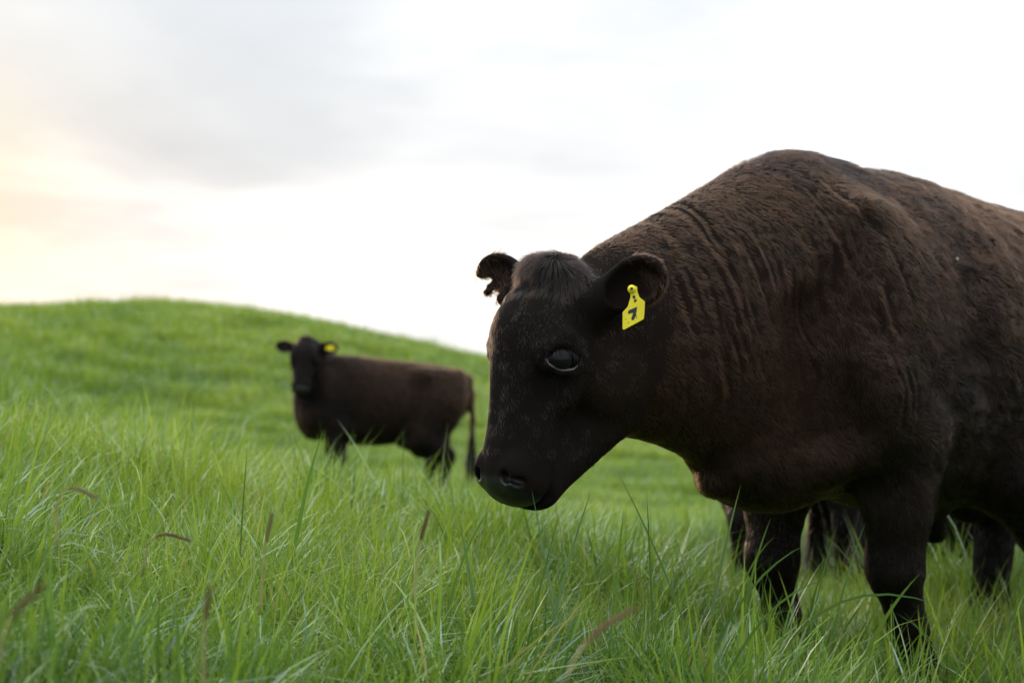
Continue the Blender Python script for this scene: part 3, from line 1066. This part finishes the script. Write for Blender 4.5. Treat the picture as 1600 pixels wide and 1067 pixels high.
def blades(n, rng, radius, hmin, hmax, width, lean, seg=5, bias=(0.25, 0.0)):
    """n bent blades rising from a disc: vertices, faces, along, rnd"""
    a = rng.uniform(0, 2 * math.pi, n)
    rr = radius * np.sqrt(rng.random(n))
    root = np.stack([rr * np.cos(a), rr * np.sin(a), np.full(n, -.015)], 1)
    L = rng.uniform(hmin, hmax, n) * (0.75 + .25 * (1 - rr / radius))
    az = a + rng.normal(0, 1.0, n)
    dx, dy = np.cos(az) + bias[0] * 2, np.sin(az) + bias[1] * 2
    m = np.hypot(dx, dy); dx /= m; dy /= m
    th0 = np.abs(rng.normal(.10, .12, n))
    th1 = th0 + np.abs(rng.normal(lean, lean * .55, n))
    kink = rng.random(n) < .08
    wdt = width * rng.uniform(.55, 1.35, n)
    side_az = np.arctan2(dy, dx) + math.pi / 2 + rng.normal(0, .5, n)
    side = np.stack([np.cos(side_az), np.sin(side_az), np.zeros(n)], 1)
    rnd = rng.random(n)
    V, AL, RN = [], [], []
    p = root.copy()
    for i in range(seg + 1):
        t = i / seg
        th = th0 + (th1 - th0) * t ** 1.5 + np.where(kink & (t > .55), 1.2, 0)
        if i:
            p = p + np.stack([np.sin(th) * dx, np.sin(th) * dy, np.cos(th)], 1) * (L / seg)[:, None]
        w = wdt * (0.75 + .6 * t - 1.30 * t * t) if i < seg else wdt * 0
        if i < seg:
            V += [p - side * w[:, None] * .5, p + side * w[:, None] * .5]
            AL += [np.full(n, t)] * 2; RN += [rnd] * 2
        else:
            V.append(p); AL.append(np.full(n, t)); RN.append(rnd)
    k = len(V)
    V = np.stack(V, 1).reshape(-1, 3)
    AL = np.stack(AL, 1).ravel(); RN = np.stack(RN, 1).ravel()
    base = (np.arange(n) * k)[:, None]
    tri = []
    for i in range(seg - 1):
        tri += [[2 * i, 2 * i + 1, 2 * i + 3], [2 * i, 2 * i + 3, 2 * i + 2]]
    tri.append([2 * seg - 2, 2 * seg - 1, 2 * seg])
    F = (base[:, None, :] + np.array(tri)[None]).reshape(-1, 3)
    return V, F, AL, RN


tufts = bpy.data.collections.new('grass_tufts')
rng = np.random.default_rng(11)
KINDS = []
for kind, count, args in (('near', 12, dict(n=34, radius=.05, hmin=.08, hmax=.31, width=.0040, lean=.85, seg=6)),
                          ('tall', 4, dict(n=10, radius=.04, hmin=.25, hmax=.42, width=.0062, lean=.65, seg=7)),
                          ('mid', 8, dict(n=40, radius=.09, hmin=.12, hmax=.32, width=.0062, lean=.8, seg=4)),
                          ('far', 8, dict(n=80, radius=.22, hmin=.07, hmax=.26, width=.011, lean=.9, seg=3))):
    for i in range(count):
        v = dict(args)
        if kind == 'near':
            v['width'] = (.0032, .0042, .0054, .0078)[i % 4]; v['n'] = (44, 36, 26, 15)[i % 4]; v['lean'] = (.55, .95, 1.5)[i % 3]
        V, F, AL, RN = blades(rng=rng, **v)
        me = mesh_from('grass_tuft', V, F, m_grass)
        attr(me, 'along', AL); attr(me, 'rnd', RN)
        o = bpy.data.objects.new('tuft_%02d' % len(KINDS), me)
        tufts.objects.link(o)
        KINDS.append(kind)
first = {k: KINDS.index(k) for k in KINDS}
num = {k: KINDS.count(k) for k in KINDS}

pts, rot, scl, idx, tin = [], [], [], [], []


def sow(kind, y0, y1, dens, smin, smax, margin=.8, keep=None):
    n = int(dens * GRASS * (y1 - y0) * (0.74 * (y0 + y1) / 2 + 2 * margin))
    half = .37 * y1 + margin
    # rejection sampling in the wedge the camera and its neighbours can see
    m = int(n * (2 * half) / (0.74 * (y0 + y1) / 2 + 2 * margin)) + 10
    x = rng.uniform(-half, half, m); y = rng.uniform(y0, y1, m)
    k = np.abs(x) < .37 * y + margin
    x, y = x[k], y[k]
    P = np.stack([x, y, np.zeros_like(x)], 1)
    clump = noise(P, .9, 31, 2)
    fine = noise(P, 3.5, 32, 2)
    if keep is not None:
        k = keep(x, y, clump, fine)
        x, y, clump, fine, P = x[k], y[k], clump[k], fine[k], P[k]
    z = surface(x, y)
    n = len(x)
    tus = sstep(noise(P, 2.1, 37, 2), .02, .42)
    s = rng.uniform(smin, smax, n) * (.92 + .30 * clump + .30 * fine + .50 * tus * (y < 8))
    wind = noise(P, .7, 33)
    pts.append(np.stack([x, y, z], 1))
    rot.append(np.stack([rng.normal(0, .10, n), rng.normal(.06, .12, n), np.where(rng.random(n) < .62, rng.uniform(-3.1, 3.1, n), rng.normal(0, 1.1, n)) + wind], 1))
    scl.append(s)
    idx.append(first[kind] + rng.integers(0, num[kind], n))
    broad = noise(P, .28, 34, 3)
    s *= 1 + .35 * noise(np.stack([x * .7, y * 1.35, np.zeros(n)], 1), 1.5, 8, 2) * sstep(y, 6, 12)
    scl[-1] = s
    hum = noise(np.stack([x * .7, y * 1.35, np.zeros(n)], 1), 1.5, 8, 2)
    tin.append(np.clip(.47 + .36 * clump + .34 * fine + .22 * broad - .14 * tus + .42 * hum * sstep(y, 6, 12) + rng.normal(0, .12, n) + .08 * sstep(y, 5, 12), 0, 1))


def clear_of_hooves(x, y, c, f):
    ok = (np.hypot(x, y) > .62) & (np.asarray(f) > -.38)
    for q in HOOVES:
        ok &= np.hypot(x - q[0], y - q[1]) > .05
    return ok


HOOVES = []
for cow, hs in ((hero, hooves),):
    for h in hs:
        HOOVES.append(cow.loc + cow.f * h[0] + cow.l * h[1])
sow('near', .45, 5.0, 800, .75, 1.15, .7, clear_of_hooves)
sow('tall', .7, 5.0, 34, .6, 1.05, .7, lambda x, y, c, f: clear_of_hooves(x, y, c, f) & (c + f > -.2))
sow('mid', 5.0, 10.5, 230, .8, 1.2, 1.5)
sow('far', 10.0, 22.0, 75, .75, 1.25, 2.0)
sow('far', 22.0, 46.0, 34, .8, 2.1, 4.0)
# rank grass left standing round the near cow's feet
for q in HOOVES[:2]:
    n = 60
    a = rng.uniform(0, 2 * math.pi, n); r = rng.uniform(.07, .34, n)
    x, y = q[0] + r * np.cos(a), q[1] + r * np.sin(a) * .8 - .08
    k = clear_of_hooves(x, y, 0, 0)
    x, y = x[k], y[k]
    n = len(x)
    pts.append(np.stack([x, y, surface(x, y)], 1)); rot.append(np.stack([rng.normal(0, .15, n), rng.normal(.06, .15, n), rng.uniform(-3.1, 3.1, n)], 1))
    scl.append(rng.uniform(.8, 1.15, n)); idx.append(rng.integers(0, num['near'] + num['tall'], n)); tin.append(rng.uniform(.2, .8, n))
pts = np.concatenate(pts); rot = np.concatenate(rot); scl = np.concatenate(scl); idx = np.concatenate(idx); tin = np.concatenate(tin)
gm = bpy.data.meshes.new('grass')
gm.vertices.add(len(pts))
gm.vertices.foreach_set('co', pts.astype(np.float32).ravel())
a = gm.attributes.new('turn', 'FLOAT_VECTOR', 'POINT'); a.data.foreach_set('vector', rot.astype(np.float32).ravel())
attr(gm, 'size', scl); attr(gm, 'tint', tin)
a = gm.attributes.new('pick', 'INT', 'POINT'); a.data.foreach_set('value', idx.astype(np.int32))
gm.materials.append(m_grass)
grass = obj('grass', gm, kind='stuff', label='long lush green grass covering the hillside')
gn = bpy.data.node_groups.new('grass', 'GeometryNodeTree')
gn.interface.new_socket('Geometry', in_out='INPUT', socket_type='NodeSocketGeometry')
gn.interface.new_socket('Geometry', in_out='OUTPUT', socket_type='NodeSocketGeometry')
G = NT(gn)
gi = G.n('NodeGroupInput'); go = G.n('NodeGroupOutput')
ci = G.n('GeometryNodeCollectionInfo', {'Collection': tufts, 'Separate Children': True, 'Reset Children': True})
named = lambda nm, t: G.n('GeometryNodeInputNamedAttribute', {'Name': nm}, data_type=t).outputs['Attribute']
e2r = G.n('FunctionNodeEulerToRotation', {0: named('turn', 'FLOAT_VECTOR')})
iop = G.n('GeometryNodeInstanceOnPoints', {'Points': gi.outputs[0], 'Instance': ci.outputs[0], 'Pick Instance': True,
                                           'Instance Index': named('pick', 'INT'), 'Rotation': e2r.outputs[0], 'Scale': named('size', 'FLOAT')})
gn.links.new(iop.outputs[0], go.inputs[0])
grass.modifiers.new('grass', 'NODES').node_group = gn


# ------------------------------------------------------------------ long single blades and flowering stalks
def bent(px0, py0, d0, px1, py1, d1, sag=0.0, n=9):
    """a curved path from a root to a tip"""
    a, b = at(px0, py0, d0), at(px1, py1, d1)
    t = np.linspace(0, 1, n)[:, None]
    m = (a * .6 + b * .4) + np.array([0, 0, 1.0]) * np.linalg.norm(b - a) * (.10 + sag)
    return a * (1 - t) ** 2 + 2 * m * t * (1 - t) + b * t ** 2


def ribbon(path, width):
    n = len(path)
    t = np.linspace(0, 1, n)
    w = width * (0.7 + .8 * t - 1.5 * t ** 2) * .5
    tang = unit(np.gradient(path, axis=0))
    side = unit(np.cross(tang, np.array([0.25, -1.0, 0.2])))
    fold = unit(np.cross(side, tang))
    V = np.concatenate([path - side * w[:, None], path + fold * w[:, None] * .35, path + side * w[:, None]])
    F = []
    for i in range(n - 1):
        F += [[i, i + 1, n + i + 1, n + i], [n + i, n + i + 1, 2 * n + i + 1, 2 * n + i]]
    return V, F, np.tile(t, 3)


LV, LF, LA, LR = [], [], [], []
rng = np.random.default_rng(77)
for (x0, y0, d0, x1, y1, d1, w, sag, col) in [
        (1075, 900, 2.55, 960, 728, 2.5, .005, .0, .02), (880, 960, 2.4, 830, 762, 2.42, .006, .0, .012),
        (745, 880, 2.5, 715, 800, 2.5, .007, .0, .015), (860, 900, 2.5, 925, 762, 2.5, .007, .0, .010),
        (890, 830, 2.6, 858, 752, 2.55, .0022, .1, .965), (1105, 905, 2.6, 1158, 755, 2.5, .008, .0, .012),
        (1160, 880, 2.6, 1205, 808, 2.6, .006, .1, .4), (1135, 900, 2.6, 1210, 838, 2.55, .005, .2, .3),
        (1290, 960, 2.6, 1353, 815, 2.7, .006, .1, .35), (1330, 990, 2.4, 1440, 893, 2.3, .009, .1, .5),
        (1250, 990, 2.5, 1310, 815, 2.6, .004, .1, .3), (1200, 960, 2.5, 1475, 948, 2.2, .007, .25, .3),
        (375, 780, 2.6, 387, 692, 2.6, .004, .0, .25), 
         
        (1020, 900, 2.5, 1010, 760, 2.5, .005, .0, .2), (960, 880, 2.5, 975, 790, 2.5, .005, .05, .6),
        (690, 900, 2.4, 770, 790, 2.45, .006, .2, .5), (1100, 960, 2.3, 1260, 850, 2.3, .006, .2, .2),
        (1120, 1000, 2.2, 1290, 905, 2.2, .006, .25, .3), (820, 940, 2.4, 875, 800, 2.4, .005, .0, .3),
        (455, 800, 2.6, 505, 672, 2.7, .009, .1, .6), 
        (1560, 1010, 2.6, 1600, 905, 2.6, .006, .05, .7), (1490, 1000, 2.6, 1525, 930, 2.6, .005, .1, .8)]:
    p = bent(x0, y0 + 90, d0, x1, y1, d1, sag)
    V, F, AL = ribbon(p, w)
    o0 = sum(len(q) for q in LV)
    LV.append(V); LF += [[i + o0 for i in f] for f in F]; LA.append(AL); LR.append(np.full(len(V), col))
me = mesh_from('long_grass', np.concatenate(LV), LF, m_grass)
attr(me, 'along', np.concatenate(LA)); attr(me, 'rnd', np.concatenate(LR))
obj('long_grass', me, kind='stuff', label='scattered longer grass blades standing above the sward')

m_stem = simple('stalk_stem', (0.26, 0.25, 0.10), 0.7, grain=0.25, scale=30)
m_husk = simple('stalk_husk', (0.30, 0.21, 0.11), 0.8, grain=0.35, scale=120)
m_pale = simple('stalk_husk_pale', (0.42, 0.36, 0.20), 0.8, grain=0.3, scale=120)


def stalk(label, path, head_len, head_r, husk):
    """a flowering grass stalk: stem and a spike of husks"""
    path = np.array(path)
    root = obj('grass_stalk', None, label=label, category='grass stalk', group='flowering grass stalks among the blades')
    root.location = path[0]
    root.empty_display_size = .05
    P = path - path[0]
    V, F = tube(P, np.linspace(.0016, .0009, len(P)), 6)
    obj('stem', mesh_from('stem', V, F, m_stem), root)
    seg = np.r_[0, np.cumsum(np.linalg.norm(np.diff(P, axis=0), axis=1))]
    total = seg[-1]
    k = np.random.default_rng(abs(hash(label)) % 1000 if False else len(label))
    V, F = [], []
    n = 90
    for i in range(n):
        t = (total - head_len) + head_len * i / n
        c = np.array([np.interp(t, seg, P[:, a]) for a in range(3)])
        c2 = np.array([np.interp(min(t + .01, total), seg, P[:, a]) for a in range(3)])
        ax = unit(c2 - c + 1e-9)
        u = i / n
        rr = head_r * .5 * (math.sin(math.pi * (0.12 + .80 * u)) ** .7)
        a = i * 2.4 + k.uniform(-.3, .3)
        e1 = unit(np.cross(ax, np.array([.3, .2, .9]))); e2 = np.cross(ax, e1)
        out = math.cos(a) * e1 + math.sin(a) * e2
        tip = c + out * rr + ax * .009
        base = c + out * rr * .15
        sd = np.cross(out, ax) * .0016
        o0 = len(V)
        V += [base, (base + tip) / 2 + sd + out * .0008, tip, (base + tip) / 2 - sd + out * .0008, (base + tip) / 2 - out * .001]
        F += [[o0, o0 + 1, o0 + 2, o0 + 3], [o0, o0 + 4, o0 + 2, o0 + 1], [o0, o0 + 3, o0 + 2, o0 + 4]]
    obj('seed_head', mesh_from('seed_head', V, F, husk, False), root)


def path_px(*q):
    q = [at(*p) for p in q]
    t = np.linspace(0, 1, len(q))
    tt = np.linspace(0, 1, 12)
    return [[np.interp(x, t, [p[a] for p in q]) for a in range(3)] for x in tt]


stalk('brown arching seed stalk at the bottom edge below the big cow', path_px((860, 1200, 1.35), (878, 1070, 1.35), (905, 1015, 1.36), (945, 975, 1.38), (988, 952, 1.40)), .07, .006, m_husk)
stalk('short reddish brown seed spike straight below the big cow\'s muzzle, left of centre', path_px((645, 940, 1.75), (650, 890, 1.75), (655, 850, 1.75), (668, 805, 1.75)), .035, .005, m_husk)
stalk('pale straw coloured seed spike below the far cow\'s chest', path_px((405, 960, 1.8), (410, 900, 1.8), (415, 850, 1.8), (424, 808, 1.8)), .035, .005, m_pale)
stalk('blurred brown seed spike standing alone in the lower left grass', path_px((318, 1100, 1.25), (318, 1020, 1.25), (320, 970, 1.25), (327, 925, 1.25)), .028, .004, m_husk)
stalk('grey seed stalk bowed over like an arch at the far left', path_px((90, 860, 1.7), (88, 790, 1.7), (98, 765, 1.7), (120, 762, 1.7), (146, 775, 1.7)), .035, .0035, m_pale)
stalk('dark seed spike lying almost flat in the grass left of centre', path_px((222, 900, 2.0), (232, 845, 2.0), (250, 833, 2.0), (270, 836, 2.0), (292, 843, 2.0)), .05, .004, m_husk)
stalk('dark red blurred seed stalk slanting in the bottom left corner', path_px((-10, 1060, 1.1), (5, 990, 1.1), (22, 955, 1.1), (60, 922, 1.1)), .035, .005, m_husk)
